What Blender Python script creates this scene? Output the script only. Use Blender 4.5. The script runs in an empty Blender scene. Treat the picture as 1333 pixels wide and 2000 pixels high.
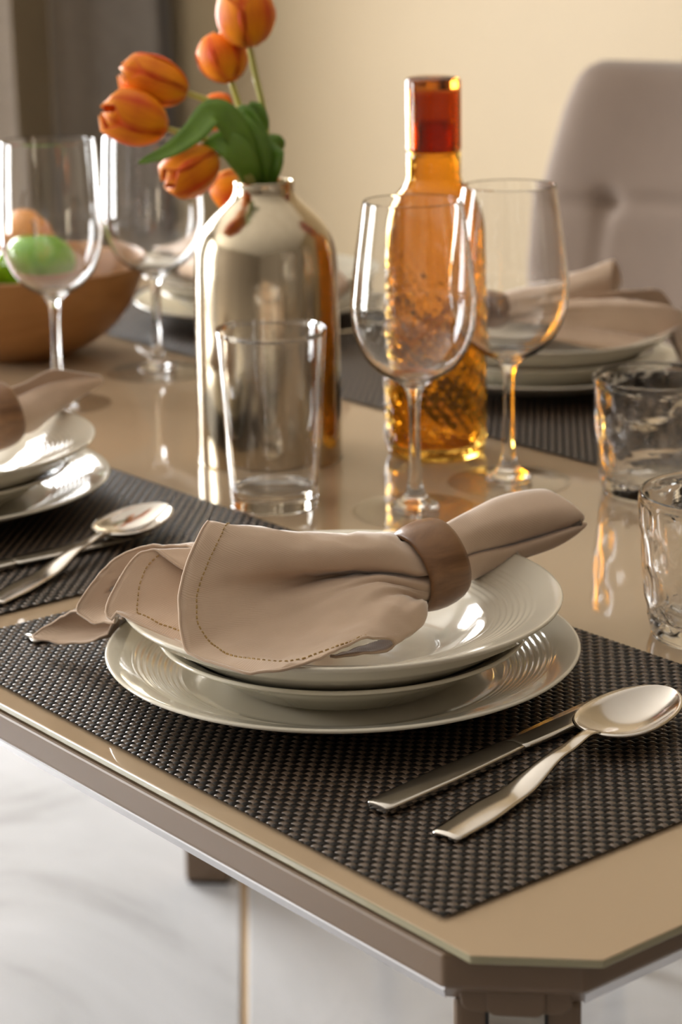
import bpy, bmesh, math, random
from mathutils import Vector, Matrix, Quaternion
random.seed(7)
SC = bpy.context.scene
COL = SC.collection
TZ = 0.76                                   # table top height above the floor

# ------------------------------------------------------------------ camera
CAM_F = 4162.964
CAM_R = (0.629449, 0.776873, -0.016190)
CAM_U = (-0.149164, 0.141253, 0.978671)
CAM_D = (-0.762591, 0.613609, -0.204793)
cam = bpy.data.cameras.new('camera')
cam.sensor_fit = 'VERTICAL'; cam.sensor_height = 36.0; cam.sensor_width = 24.0
cam.lens = CAM_F * 36.0 / 2000.0
cam.shift_y = -0.15
cam.clip_start = 0.05; cam.clip_end = 60
cam.dof.use_dof = True; cam.dof.focus_distance = 1.10; cam.dof.aperture_fstop = 9.5
cam_o = bpy.data.objects.new('camera', cam); COL.objects.link(cam_o)
cam_o.matrix_world = Matrix(((CAM_R[0], CAM_U[0], -CAM_D[0], 0.0), (CAM_R[1], CAM_U[1], -CAM_D[1], 0.0),
                             (CAM_R[2], CAM_U[2], -CAM_D[2], TZ + 0.42), (0, 0, 0, 1)))
SC.camera = cam_o

# ------------------------------------------------------------------ sky and exposure
wd = bpy.data.worlds.new('sky'); SC.world = wd; wd.use_nodes = True
bg = wd.node_tree.nodes['Background']
bg.inputs[0].default_value = (0.97, 0.975, 0.965, 1); bg.inputs[1].default_value = 17.0
SC.view_settings.view_transform = 'Standard'; SC.view_settings.look = 'None'
SC.view_settings.gamma = 1.0; SC.view_settings.use_curve_mapping = False
SC.view_settings.exposure = 0.60
SC.cycles.use_denoising = True
SC.cycles.max_bounces = 16; SC.cycles.transmission_bounces = 14; SC.cycles.glossy_bounces = 8
SC.cycles.diffuse_bounces = 5; SC.cycles.transparent_max_bounces = 12
SC.cycles.sample_clamp_indirect = 10.0
SC.cycles.caustics_refractive = True; SC.cycles.caustics_reflective = True
WIN = [('window_1', 0.55, 2.00), ('window_2', -2.60, -0.95)]     # openings in the left wall: y from, to
WX = -4.42
for nm, y0, y1 in WIN:                                            # sky portals in the two window openings
    l = bpy.data.lights.new('sky_portal', 'AREA'); l.shape = 'RECTANGLE'; l.size = 2.1; l.size_y = y1 - y0
    l.cycles.is_portal = True
    o = bpy.data.objects.new('sky_portal', l); COL.objects.link(o)
    o.location = (WX - 0.10, (y0 + y1) / 2, 1.30); o.rotation_euler = (0, -math.pi / 2, 0)

# ------------------------------------------------------------------ helpers
def link(o, parent=None):
    COL.objects.link(o)
    if parent is not None: o.parent = parent
    return o
def mesh(name, verts, faces, m=None, parent=None, smooth=True, uv=None, mats=None, fm=None):
    me = bpy.data.meshes.new(name)
    me.from_pydata([tuple(v) for v in verts], [], faces)
    if mats:
        for q in mats: me.materials.append(q)
        if fm: me.polygons.foreach_set('material_index', fm)
    elif m: me.materials.append(m)
    if smooth: me.polygons.foreach_set('use_smooth', [True] * len(me.polygons))
    if uv:
        lay = me.uv_layers.new(name='UVMap')
        for lp in me.loops: lay.data[lp.index].uv = uv[lp.vertex_index]
    me.update()
    return link(bpy.data.objects.new(name, me), parent)
def fixn(o):
    bm = bmesh.new(); bm.from_mesh(o.data); bmesh.ops.recalc_face_normals(bm, faces=bm.faces); bm.to_mesh(o.data); bm.free()
    return o
def thing(name, label, cat, loc=(0, 0, 0), rz=0.0, group=None):
    o = bpy.data.objects.new(name, None); COL.objects.link(o)
    o.empty_display_size = 0.02
    o.location = loc; o.rotation_euler = (0, 0, rz); o['label'] = label; o['category'] = cat
    if group: o['group'] = group
    return o
def tag(o, label, cat, group=None):
    o['label'] = label; o['category'] = cat
    if group: o['group'] = group
    return o
def struct(o): o['kind'] = 'structure'; return o
def dup(root, label, loc, rz=0.0):
    r = root.copy(); COL.objects.link(r); r.location = loc; r.rotation_euler = (0, 0, rz); r['label'] = label
    for ch in list(root.children):
        c = ch.copy(); COL.objects.link(c); c.parent = r
        for g in list(ch.children):
            d = g.copy(); COL.objects.link(d); d.parent = c
    return r
def lathe(prof, n=64, mod=None):
    V, F = [], []
    k = len(prof)
    for j in range(n):
        a = 2 * math.pi * j / n; ca, sa = math.cos(a), math.sin(a)
        for (r, z) in prof:
            if mod: r = mod(r, z, a)
            V.append((r * ca, r * sa, z))
    for j in range(n):
        b0, b1 = j * k, ((j + 1) % n) * k
        for i in range(k - 1): F.append((b0 + i, b1 + i, b1 + i + 1, b0 + i + 1))
    return V, F
def cr(P, n):                                # Catmull-Rom through points, n samples a span
    P = [Vector(p) for p in P]; out = []
    for i in range(len(P) - 1):
        p0, p1, p2, p3 = P[max(i - 1, 0)], P[i], P[i + 1], P[min(i + 2, len(P) - 1)]
        for k in range(n):
            t = k / n
            out.append(0.5 * ((2 * p1) + (p2 - p0) * t + (2 * p0 - 5 * p1 + 4 * p2 - p3) * t * t + (3 * p1 - p0 - 3 * p2 + p3) * t ** 3))
    out.append(P[-1].copy())
    return out
def tube(path, rad, n=10, caps=True):
    V, F = [], []; N = len(path); ref = Vector((0.3, 0.2, 1))
    for i, p in enumerate(path):
        t = (path[min(i + 1, N - 1)] - path[max(i - 1, 0)]).normalized()
        a = t.cross(ref)
        if a.length < 1e-4: a = t.cross(Vector((1, 0, 0)))
        a.normalize(); b = t.cross(a); r = rad[i] if isinstance(rad, (list, tuple)) else rad
        for k in range(n):
            q = 2 * math.pi * k / n; V.append(p + a * (r * math.cos(q)) + b * (r * math.sin(q)))
    for i in range(N - 1):
        for k in range(n): F.append((i * n + k, i * n + (k + 1) % n, (i + 1) * n + (k + 1) % n, (i + 1) * n + k))
    if caps: F.append(tuple(range(n - 1, -1, -1))); F.append(tuple((N - 1) * n + k for k in range(n)))
    return V, F
def gridf(nu, nv, off=0, closed=False):
    F = []
    for i in range(nu - 1):
        for j in range(nv if closed else nv - 1):
            j2 = (j + 1) % nv
            F.append((off + i * nv + j, off + i * nv + j2, off + (i + 1) * nv + j2, off + (i + 1) * nv + j))
    return F
def box(x0, x1, y0, y1, z0, z1):
    V = [(x, y, z) for z in (z0, z1) for y in (y0, y1) for x in (x0, x1)]
    F = [(0, 2, 3, 1), (4, 5, 7, 6), (0, 1, 5, 4), (2, 6, 7, 3), (0, 4, 6, 2), (1, 3, 7, 5)]
    return V, F
def boxes(bs):
    V, F = [], []
    for b in bs:
        v, f = box(*b); o = len(V); V += v; F += [tuple(i + o for i in q) for q in f]
    return V, F
def prism(poly, z0, z1):
    n = len(poly); V = [(x, y, z0) for x, y in poly] + [(x, y, z1) for x, y in poly]
    F = [tuple(range(n - 1, -1, -1)), tuple(range(n, 2 * n))] + [(i, (i + 1) % n, n + (i + 1) % n, n + i) for i in range(n)]
    return V, F
def bevel(o, w, s=2, ang=0.6):
    m = o.modifiers.new('bevel', 'BEVEL'); m.width = w; m.segments = s; m.limit_method = 'ANGLE'; m.angle_limit = ang
    return o
def sharp(o, deg=28):
    o.data.set_sharp_from_angle(angle=math.radians(deg)); return o
def solid(o, t, off=0.0):
    m = o.modifiers.new('solid', 'SOLIDIFY'); m.thickness = t; m.offset = off; return o

# ------------------------------------------------------------------ materials
class NT:
    def __init__(s, name):
        s.m = bpy.data.materials.new(name); s.m.use_nodes = True; s.t = s.m.node_tree
        s.b = s.t.nodes['Principled BSDF']
    def n(s, typ, **kw):
        q = s.t.nodes.new(typ)
        for k, v in kw.items():
            if k in q.inputs: q.inputs[k].default_value = v
            else: setattr(q, k, v)
        return q
    def l(s, a, b): s.t.links.new(a, b)
    def coord(s, out='Object', scale=(1, 1, 1), rot=(0, 0, 0)):
        c = s.n('ShaderNodeTexCoord'); mp = s.n('ShaderNodeMapping')
        mp.inputs['Scale'].default_value = scale; mp.inputs['Rotation'].default_value = rot
        s.l(c.outputs[out], mp.inputs['Vector']); return mp.outputs['Vector']
    def noise(s, vec, scale, detail=4, rough=0.55, dist=0.0):
        q = s.n('ShaderNodeTexNoise'); q.inputs['Scale'].default_value = scale; q.inputs['Detail'].default_value = detail
        q.inputs['Roughness'].default_value = rough; q.inputs['Distortion'].default_value = dist
        s.l(vec, q.inputs['Vector']); return q.outputs['Fac']
    def ramp(s, fac, stops):
        q = s.n('ShaderNodeValToRGB'); e = q.color_ramp.elements
        while len(e) < len(stops): e.new(0.5)
        for i, (p, c) in enumerate(stops): e[i].position = p; e[i].color = (*c, 1)
        s.l(fac, q.inputs['Fac']); return q.outputs['Color']
    def bump(s, h, strength, dist):
        q = s.n('ShaderNodeBump'); q.inputs['Strength'].default_value = strength; q.inputs['Distance'].default_value = dist
        s.l(h, q.inputs['Height']); s.l(q.outputs['Normal'], s.b.inputs['Normal'])
    def set(s, **kw):
        for k, v in kw.items():
            k = k.replace('_', ' '); i = s.b.inputs[k]
            i.default_value = (*v, 1) if isinstance(v, tuple) and len(v) == 3 else v
        return s.m
def plain(name, col, rough=0.5, **kw):
    t = NT(name); t.set(Base_Color=col, Roughness=rough, **kw); return t.m
def varied(name, c1, c2, scale, rough, bump=0.0, bdist=0.001, stretch=(1, 1, 1), **kw):
    t = NT(name); v = t.coord('Object', stretch); f = t.noise(v, scale)
    t.l(t.ramp(f, [(0.3, c1), (0.7, c2)]), t.b.inputs['Base Color']); t.set(Roughness=rough, **kw)
    if bump: t.bump(t.noise(v, scale * 6), bump, bdist)
    return t.m
def glassm(name, col=(1, 1, 1), rough=0.0, ior=1.5):
    t = NT(name); t.set(Base_Color=col, Roughness=rough, IOR=ior, Transmission_Weight=1.0); return t.m

M = {}
M['wall'] = varied('cream wall paint', (0.325, 0.246, 0.146), (0.343, 0.260, 0.155), 3, 0.6)
M['white'] = plain('white ceiling paint', (0.80, 0.76, 0.70), 0.7)
M['roomwall'] = plain('greige wall paint', (0.24, 0.205, 0.17), 0.7)
M['frame'] = plain('dark window frame', (0.05, 0.05, 0.05), 0.4)
M['skirt'] = plain('skirting paint', (0.62, 0.52, 0.40), 0.4)
def m_pane():
    t = NT('window pane'); tr = t.n('ShaderNodeBsdfTransparent'); gl = t.n('ShaderNodeBsdfGlossy'); gl.inputs['Roughness'].default_value = 0.0
    mx = t.n('ShaderNodeMixShader'); mx.inputs[0].default_value = 0.06
    t.l(tr.outputs[0], mx.inputs[1]); t.l(gl.outputs[0], mx.inputs[2]); t.l(mx.outputs[0], t.t.nodes['Material Output'].inputs['Surface']); return t.m
M['pane'] = m_pane()
def m_marble():
    t = NT('white marble'); v = t.coord('Object'); a = t.noise(v, 1.6, 8, 0.62, 1.6)
    c = t.ramp(a, [(0.30, (0.29, 0.285, 0.285)), (0.46, (0.44, 0.44, 0.45)), (0.60, (0.49, 0.49, 0.505)), (0.78, (0.35, 0.35, 0.36))])
    t.l(c, t.b.inputs['Base Color']); t.set(Roughness=0.16); return t.m
M['marble'] = m_marble()
M['floor_strip'] = plain('beige floor strip', (0.70, 0.52, 0.33), 0.35)  # beige base showing as thin strips between the slabs
M['lacquer'] = plain('taupe lacquer', (0.165, 0.110, 0.070), 0.38, Specular_IOR_Level=0.35)
def m_table():
    t = NT('cream painted glass'); t.set(Base_Color=(0.42, 0.308, 0.200), Roughness=0.03, IOR=1.5); return t.m
M['tabletop'] = m_table()
M['bevel_strip'] = plain('pale glossy bevel', (0.62, 0.62, 0.66), 0.22, Metallic=0.2)
M['glassedge'] = plain('greenish glass edge', (0.30, 0.27, 0.17), 0.08)
M['mirror'] = plain('dark mirror strip', (0.30, 0.27, 0.23), 0.03, Metallic=1.0)
M['groove'] = plain('black groove', (0.01, 0.01, 0.01), 0.6)
def m_strand(name, c1, c2, rough):
    t = NT(name); v = t.coord('Object', (60, 900, 900)); f = t.noise(v, 1.0, 3)
    t.l(t.ramp(f, [(0.3, c1), (0.7, c2)]), t.b.inputs['Base Color']); t.set(Roughness=rough); return t.m
M['weft'] = m_strand('taupe vinyl strand', (0.072, 0.047, 0.031), (0.112, 0.076, 0.051), 0.27)
t = NT('dark vinyl strand'); t.set(Base_Color=(0.006, 0.0045, 0.0035), Roughness=0.45, Specular_IOR_Level=0.18); M['warp'] = t.m
M['china'] = plain('cream white porcelain', (0.73, 0.685, 0.575), 0.09, Coat_Weight=0.3, Coat_Roughness=0.03)
M['steel'] = varied('polished steel', (0.62, 0.58, 0.53), (0.68, 0.64, 0.59), 40, 0.13, Metallic=1.0)
M['steel_dk'] = varied('brushed knife steel', (0.50, 0.47, 0.43), (0.58, 0.55, 0.50), 60, 0.17, Metallic=1.0)
def m_vase():
    t = NT('brushed champagne metal'); v = t.coord('Object', (70, 70, 3)); f = t.noise(v, 1.0, 4)
    t.l(t.ramp(f, [(0.3, (0.49, 0.415, 0.30)), (0.7, (0.58, 0.495, 0.365))]), t.b.inputs['Base Color'])
    r = t.n('ShaderNodeMapRange'); r.inputs['To Min'].default_value = 0.11; r.inputs['To Max'].default_value = 0.19
    t.l(f, r.inputs['Value']); t.l(r.outputs[0], t.b.inputs['Roughness']); t.set(Metallic=1.0, Anisotropic=0.4); return t.m
M['vase'] = m_vase()
def m_thin():
    t = NT('thin clear glass'); tr = t.n('ShaderNodeBsdfTransparent'); gl = t.n('ShaderNodeBsdfGlossy'); gl.inputs['Roughness'].default_value = 0.0
    tr.inputs[0].default_value = (0.985, 0.985, 0.98, 1); lw = t.n('ShaderNodeLayerWeight'); pw = t.n('ShaderNodeMath'); pw.operation = 'POWER'; pw.inputs[1].default_value = 5.0
    ma = t.n('ShaderNodeMath'); ma.operation = 'MULTIPLY_ADD'; ma.inputs[1].default_value = 0.85; ma.inputs[2].default_value = 0.04; lw.inputs['Blend'].default_value = 0.5
    t.l(lw.outputs['Facing'], pw.inputs[0]); t.l(pw.outputs[0], ma.inputs[0]); mx = t.n('ShaderNodeMixShader'); t.l(ma.outputs[0], mx.inputs[0])
    t.l(tr.outputs[0], mx.inputs[1]); t.l(gl.outputs[0], mx.inputs[2]); t.l(mx.outputs[0], t.t.nodes['Material Output'].inputs['Surface']); return t.m
M['thin'] = m_thin()
M['clear'] = glassm('clear glass', (1, 1, 1), 0.0, 1.48)
M['amber'] = glassm('amber glass', (0.905, 0.545, 0.10), 0.0, 1.45)
M['amberdark'] = glassm('dark amber glass', (0.55, 0.16, 0.018), 0.0, 1.46)
def m_cloth():
    t = NT('beige twill cloth'); v = t.coord('UV', (1, 1, 1), (0, 0, 0.62))
    w = t.n('ShaderNodeTexWave'); w.inputs['Scale'].default_value = 330.0; w.inputs['Distortion'].default_value = 0.12; w.inputs['Detail'].default_value = 1.5; w.inputs['Detail Scale'].default_value = 2.0
    t.l(v, w.inputs['Vector']); ob = t.coord('Object'); nz = t.noise(ob, 35, 5)
    c = t.ramp(w.outputs['Fac'], [(0.0, (0.545, 0.405, 0.298)), (1.0, (0.645, 0.492, 0.372))])
    mx = t.n('ShaderNodeMixRGB'); mx.blend_type = 'MULTIPLY'; mx.inputs[0].default_value = 0.35
    t.l(c, mx.inputs[1]); t.l(t.ramp(nz, [(0.3, (0.72, 0.70, 0.68)), (0.7, (1, 1, 1))]), mx.inputs[2])
    t.l(mx.outputs[0], t.b.inputs['Base Color']); t.set(Roughness=0.88, Sheen_Weight=0.8, Sheen_Roughness=0.3, Specular_IOR_Level=0.2)
    t.bump(w.outputs['Fac'], 0.10, 0.0003); return t.m
M['cloth'] = m_cloth()
M['thread'] = plain('ochre thread', (0.42, 0.275, 0.105), 0.7)
def m_wood(name, c1, c2, sc, rough, st=(3, 3, 26)):
    t = NT(name); v = t.coord('Object', st); f = t.noise(v, sc, 6, 0.6, 0.8)
    t.l(t.ramp(f, [(0.28, c1), (0.52, tuple((a + b) / 2 for a, b in zip(c1, c2))), (0.74, c2)]), t.b.inputs['Base Color'])
    t.set(Roughness=rough); t.bump(f, 0.12, 0.0006); return t.m
M['ringwood'] = m_wood('walnut brown wood', (0.095, 0.040, 0.016), (0.30, 0.155, 0.070), 60, 0.36, (1, 0.12, 1))
M['bowlwood'] = m_wood('light turned wood', (0.30, 0.130, 0.036), (0.45, 0.225, 0.075), 6, 0.45, (1.2, 1.2, 6))
def m_petal():
    t = NT('orange tulip petal'); c = t.n('ShaderNodeTexCoord'); sp = t.n('ShaderNodeSeparateXYZ'); t.l(c.outputs['UV'], sp.inputs[0])
    v = t.coord('UV', (9, 1.5, 1)); f = t.noise(v, 1.6, 4)
    rings = t.ramp(sp.outputs['Y'], [(0.0, (0.50, 0.22, 0.012)), (0.28, (0.86, 0.26, 0.004)), (0.55, (0.66, 0.075, 0.006)), (0.80, (0.86, 0.20, 0.005)), (1.0, (0.90, 0.36, 0.08))])
    edge = t.n('ShaderNodeMath'); edge.operation = 'ABSOLUTE'; t.l(sp.outputs['X'], edge.inputs[0])
    er = t.ramp(edge.outputs[0], [(0.0, (0.66, 0.055, 0.008)), (0.30, (0.90, 0.29, 0.004)), (0.72, (0.95, 0.36, 0.006)), (0.97, (0.62, 0.040, 0.008))])
    m1 = t.n('ShaderNodeMixRGB'); m1.inputs[0].default_value = 0.55; t.l(rings, m1.inputs[1]); t.l(er, m1.inputs[2])
    m2 = t.n('ShaderNodeMixRGB'); m2.blend_type = 'MULTIPLY'; m2.inputs[0].default_value = 0.6
    t.l(m1.outputs[0], m2.inputs[1]); t.l(t.ramp(f, [(0.25, (0.72, 0.45, 0.40)), (0.65, (1, 1, 1))]), m2.inputs[2])
    t.l(m2.outputs[0], t.b.inputs['Base Color']); t.set(Roughness=0.5, Specular_IOR_Level=0.25); return t.m
M['petal'] = m_petal()
M['stem'] = plain('tulip stem green', (0.46, 0.44, 0.11), 0.40)
M['leaf'] = varied('tulip leaf green', (0.085, 0.19, 0.018), (0.17, 0.31, 0.036), 30, 0.24, 0, 0, (1, 1, 0.3))
M['apple'] = varied('green apple skin', (0.13, 0.36, 0.006), (0.20, 0.45, 0.010), 20, 0.22)
M['peach'] = varied('peach skin', (0.75, 0.30, 0.07), (0.62, 0.11, 0.05), 14, 0.5)
M['pear'] = varied('orange yellow pear skin', (0.80, 0.36, 0.06), (0.70, 0.22, 0.04), 16, 0.45)
M['redapple'] = varied('red apple skin', (0.52, 0.05, 0.025), (0.62, 0.15, 0.05), 18, 0.3)
M['stalk'] = plain('fruit stalk', (0.10, 0.06, 0.03), 0.7)
M['chair'] = varied('taupe velvet', (0.120, 0.075, 0.047), (0.138, 0.088, 0.056), 9, 0.8, 0.15, 0.0008, Sheen_Weight=0.3)
M['chairleg'] = plain('dark chair leg', (0.05, 0.04, 0.035), 0.4)
M['curtain_lit'] = varied('window-lit curtain tone', (0.40, 0.34, 0.28), (0.44, 0.375, 0.31), 40, 0.85)  # lighter curtain tone; window light on the edge put into the colour
M['curtain'] = varied('grey taupe curtain', (0.152, 0.129, 0.107), (0.172, 0.147, 0.123), 40, 0.85, 0.1, 0.0006)

# ------------------------------------------------------------------ room
X0, X1, Y0, Y1, ZC = WX, 2.8, -3.4, 2.86, 2.75
fl = struct(mesh('floor', *boxes([(X0 - .2, X1 + .2, Y0 - .2, Y1 + .2, -0.12, -0.006)]), M['floor_strip'], smooth=False))
ang = math.radians(-36.5); T = 1.15; G = 0.0095; h = T / 2 - G / 2                # marble slabs laid on the diagonal
ux, uy = Vector((math.cos(ang), math.sin(ang))), Vector((-math.sin(ang), math.cos(ang)))
org = Vector((-2.0777, 1.4988)) + uy * (T / 2)
slab = None
for i in range(-8, 9):
    for j in range(-8, 9):
        c = org + ux * ((i + 0.11) * T) + uy * (j * T)
        if not (X0 - 0.6 < c.x < X1 + 0.6 and Y0 - 0.6 < c.y < Y1 + 0.6): continue
        if slab is None:
            slab = bevel(mesh('tile', *boxes([(-h, h, -h, h, -0.006, 0.0)]), M['marble'], fl, smooth=False), 0.0015, 1); o = slab
        else:
            o = slab.copy(); link(o, fl)
        o.location = (c.x, c.y, 0); o.rotation_euler = (0, 0, ang + (math.pi if (i + j) % 2 else 0))
struct(mesh('ceiling', *boxes([(X0 - .2, X1 + .2, Y0 - .2, Y1 + .2, ZC, ZC + 0.1)]), M['white'], smooth=False))
struct(mesh('wall_back', *boxes([(X0 - .2, X1 + .2, Y1, Y1 + .15, 0, ZC)]), M['wall'], smooth=False))
struct(mesh('wall_front', *boxes([(X0 - .2, X1 + .2, Y0 - .15, Y0, 0, ZC)]), M['roomwall'], smooth=False))
struct(mesh('wall_right', *boxes([(X1, X1 + .15, Y0, Y1, 0, ZC)]), M['roomwall'], smooth=False))
ys = [Y0, WIN[1][1], WIN[1][2], WIN[0][1], WIN[0][2], Y1]
zs0, zs1 = 0.25, 2.35
struct(mesh('wall_left', *boxes([(X0 - .18, X0, ys[0], ys[1], 0, ZC), (X0 - .18, X0, ys[2], ys[3], 0, ZC), (X0 - .18, X0, ys[4], ys[5], 0, ZC),
     (X0 - .18, X0, ys[1], ys[2], 0, zs0), (X0 - .18, X0, ys[3], ys[4], 0, zs0), (X0 - .18, X0, ys[1], ys[2], zs1, ZC), (X0 - .18, X0, ys[3], ys[4], zs1, ZC)]), M['wall'], smooth=False))
for nm, y0, y1 in WIN:
    w = struct(mesh(nm, *boxes([(X0 - .12, X0 - .07, y0, y0 + .05, zs0, zs1), (X0 - .12, X0 - .07, y1 - .05, y1, zs0, zs1),
        (X0 - .12, X0 - .07, y0 + .05, y1 - .05, zs0, zs0 + .06), (X0 - .12, X0 - .07, y0 + .05, y1 - .05, zs1 - .05, zs1)]), M['frame'], smooth=False))
    mesh('pane', *boxes([(X0 - .098, X0 - .092, y0 + .05, y1 - .05, zs0 + .06, zs1 - .05)]), M['pane'], w, smooth=False)
struct(mesh('baseboard_back', *boxes([(X0, X1, Y1 - .015, Y1, 0, .09)]), M['skirt'], smooth=False))
struct(mesh('baseboard_right', *boxes([(X1 - .015, X1, Y0, Y1 - .015, 0, .09)]), M['skirt'], smooth=False))
struct(mesh('baseboard_front', *boxes([(X0, X1 - .015, Y0, Y0 + .015, 0, .09)]), M['skirt'], smooth=False))
# curtains
def drape(y0, y1, lab, seed, amp=0.05, wl=0.19, off=0.11, mk='curtain', fold=0):
    rnd = random.Random(seed); ph = rnd.random() * 6; n = max(24, int((y1 - y0) / 0.012)); V = []; rows = 9
    for i in range(rows):
        z = 0.02 + (2.62 - 0.02) * i / (rows - 1)
        for j in range(n + 1):
            s = j / n; y = y0 + (y1 - y0) * s
            k = 2 * math.pi * (y - y0) / wl + ph + 0.9 * math.sin(5.1 * s + ph)
            q_ = min(1, max(0, (s - 0.74) / 0.12)); V.append((X0 + off - 0.11 * q_ * q_ * (3 - 2 * q_) * (1 - 0.9 * max(0, (s - 0.93) / 0.07)) * fold + amp * (1 - 0.8 * q_ * fold) * (0.85 + 0.15 * math.sin(3 * s * 6)) * math.sin(k) * (0.92 + 0.08 * i / rows), y + 0.02 * math.cos(k) + 0.01 * math.sin(i * .7 + j * .05), z))
    o = mesh('curtain', V, gridf(rows, n + 1), M[mk]); solid(o, 0.003)
    return tag(o, lab, 'curtain')
drape(2.49, 2.852, 'grey taupe curtain hanging in the corner behind the tulips', 3, 0.050, 0.26, 0.30, 'curtain', 1)
drape(1.96, 2.45, 'paler curtain piece at the upper left edge, standing in for window light on the curtain', 8, 0.040, 0.16, 0.22, 'curtain_lit')  # separate pale piece where the curtain edge catches the window light
drape(-0.60, 0.10, 'unseen grey taupe curtain added between the two windows as a dark stripe for reflections', 5)  # out of view; added to give reflections a dark stripe between the windows

# ------------------------------------------------------------------ dining table
TX0, TY1 = -2.10, 1.478
FX, FY = -0.5703, 0.5413
def octo(x0, x1, y0, y1, c):
    return [(x0 + c, y0), (x1 - c, y0), (x1, y0 + c), (x1, y1 - c), (x1 - c, y1), (x0 + c, y1), (x0, y1 - c), (x0, y0 + c)]
tb = thing('dining_table', 'cream glass topped dining table with taupe lacquer frame and cut corners', 'table', ((TX0 + FX) / 2, (FY + TY1) / 2, 0))
tl = Vector(tb.location)
def loc(poly): return [(x - tl.x, y - tl.y) for x, y in poly]
p0 = loc(octo(TX0, FX, FY, TY1, 0.0415)); p1 = loc(octo(TX0 + .016, FX - .016, FY + .016, TY1 - .016, 0.0415))
zt, zb, zl = TZ - 0.0045, TZ - 0.0195, TZ - 0.0360
V = [(x, y, zt) for x, y in p0] + [(x, y, zb) for x, y in p0] + [(x, y, zl) for x, y in p1]
F = [tuple(range(8)), tuple(range(23, 15, -1))] + [(i, 8 + i, 8 + (i + 1) % 8, (i + 1) % 8) for i in range(8)] + [(8 + i, 16 + i, 16 + (i + 1) % 8, 8 + (i + 1) % 8) for i in range(8)]
bevel(fixn(mesh('frame', V, F, M['lacquer'], tb, smooth=False)), 0.0014, 2, 0.4)
for i in (0, 2, 4, 6):                      # pale glossy strip on the bevel under each long edge
    a_, b_, c_, d_ = [Vector(V[k]) for k in (8 + i, 16 + i, 16 + (i + 1) % 8, 8 + (i + 1) % 8)]
    nn = (d_ - a_).cross(b_ - a_).normalized(); cen = Vector((0, 0, TZ - 0.02))
    if nn.dot(a_ - cen) < 0: nn = -nn
    up = (a_ - b_).normalized() * 0.0008
    q = [a_ - up, b_, c_, d_ - up]; VV = [p - nn * 0.001 for p in q] + [p + nn * 0.0006 for p in q]
    fixn(mesh('edge_strip', VV, [(0, 1, 2, 3), (4, 5, 6, 7), (0, 1, 5, 4), (1, 2, 6, 5), (2, 3, 7, 6), (3, 0, 4, 7)], M['bevel_strip'], tb, smooth=False))['label'] = 'pale glossy strip on the bevel under the edge'
GX1, GY0 = -0.5588, 0.5435
gp = loc(octo(TX0 + .004, GX1, GY0, TY1 - .004, 0.0385))
V, F = prism(gp, TZ - 0.0040, TZ)
o = mesh('glass_top', V, F, None, tb, smooth=False, mats=[M['tabletop'], M['glassedge']], fm=[1, 0] + [1] * 8)
bevel(o, 0.0008, 2)
def leg_at(cx, cy, a):
    # square leg standing across the cut corner, mirror strip between two grooves on its outer face
    c, s = math.cos(a), math.sin(a); g = thing; hw = 0.0275; dp = 0.055
    def tr(V): return [(cx - tl.x + x * c - y * s, cy - tl.y + x * s + y * c, z) for x, y, z in V]
    V, F = boxes([(-hw, hw, 0, dp, 0.004, TZ - 0.034)])
    lg = bevel(mesh('leg', tr(V), F, M['lacquer'], tb, smooth=False), 0.004, 3)
    V, F = boxes([(-0.0118, 0.0118, -0.0012, 0.002, 0.03, TZ - 0.037)]); mesh('mirror_strip', tr(V), F, M['mirror'], lg, smooth=False)
    V, F = boxes([(-0.0134, -0.0120, -0.0008, 0.002, 0.03, TZ - 0.037), (0.0120, 0.0134, -0.0008, 0.002, 0.03, TZ - 0.037)]); mesh('groove', tr(V), F, M['groove'], lg, smooth=False)
    V, F = boxes([(-hw + .003, hw - .003, 0.003, dp - .003, 0, 0.004)]); mesh('foot_pad', tr(V), F, M['groove'], lg, smooth=False)
    # corner block hanging under the cut corner with rounded lower corners and a raised centre tab
    def rb(w, z0, z1, r, y0, y1):
        pts = [(-w, z1), (-w, z0 + r)] + [(-w + r - r * math.cos(q * math.pi / 8), z0 + r - r * math.sin(q * math.pi / 8)) for q in range(1, 5)]
        pts += [(-x, z) for x, z in pts[::-1]]
        n = len(pts); V = [(x, y0, z) for x, z in pts] + [(x, y1, z) for x, z in pts]
        F = [tuple(range(n)), tuple(range(2 * n - 1, n - 1, -1))] + [(i, n + i, n + (i + 1) % n, (i + 1) % n) for i in range(n)]
        return V, F
    V, F = rb(0.0235, TZ - 0.0345, TZ - 0.0196, 0.006, -0.0125, 0.02)
    cb = bevel(fixn(mesh('corner_block', tr(V), F, M['lacquer'], tb, smooth=False)), 0.0008, 2)
    V, F = rb(0.0125, TZ - 0.0352, TZ - 0.0235, 0.0045, -0.0140, 0.0)
    bevel(fixn(mesh('tab', tr(V), F, M['lacquer'], cb, smooth=False)), 0.0008, 2)
q4 = math.pi / 4
leg_at(-0.6047, 0.5769, q4)
leg_at(-0.6047, TY1 - 0.0356, q4 + math.pi / 2)
leg_at(TX0 + 0.0344, TY1 - 0.0356, q4 + math.pi)
leg_at(TX0 + 0.0344, 0.5769, q4 - math.pi / 2)

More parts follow.
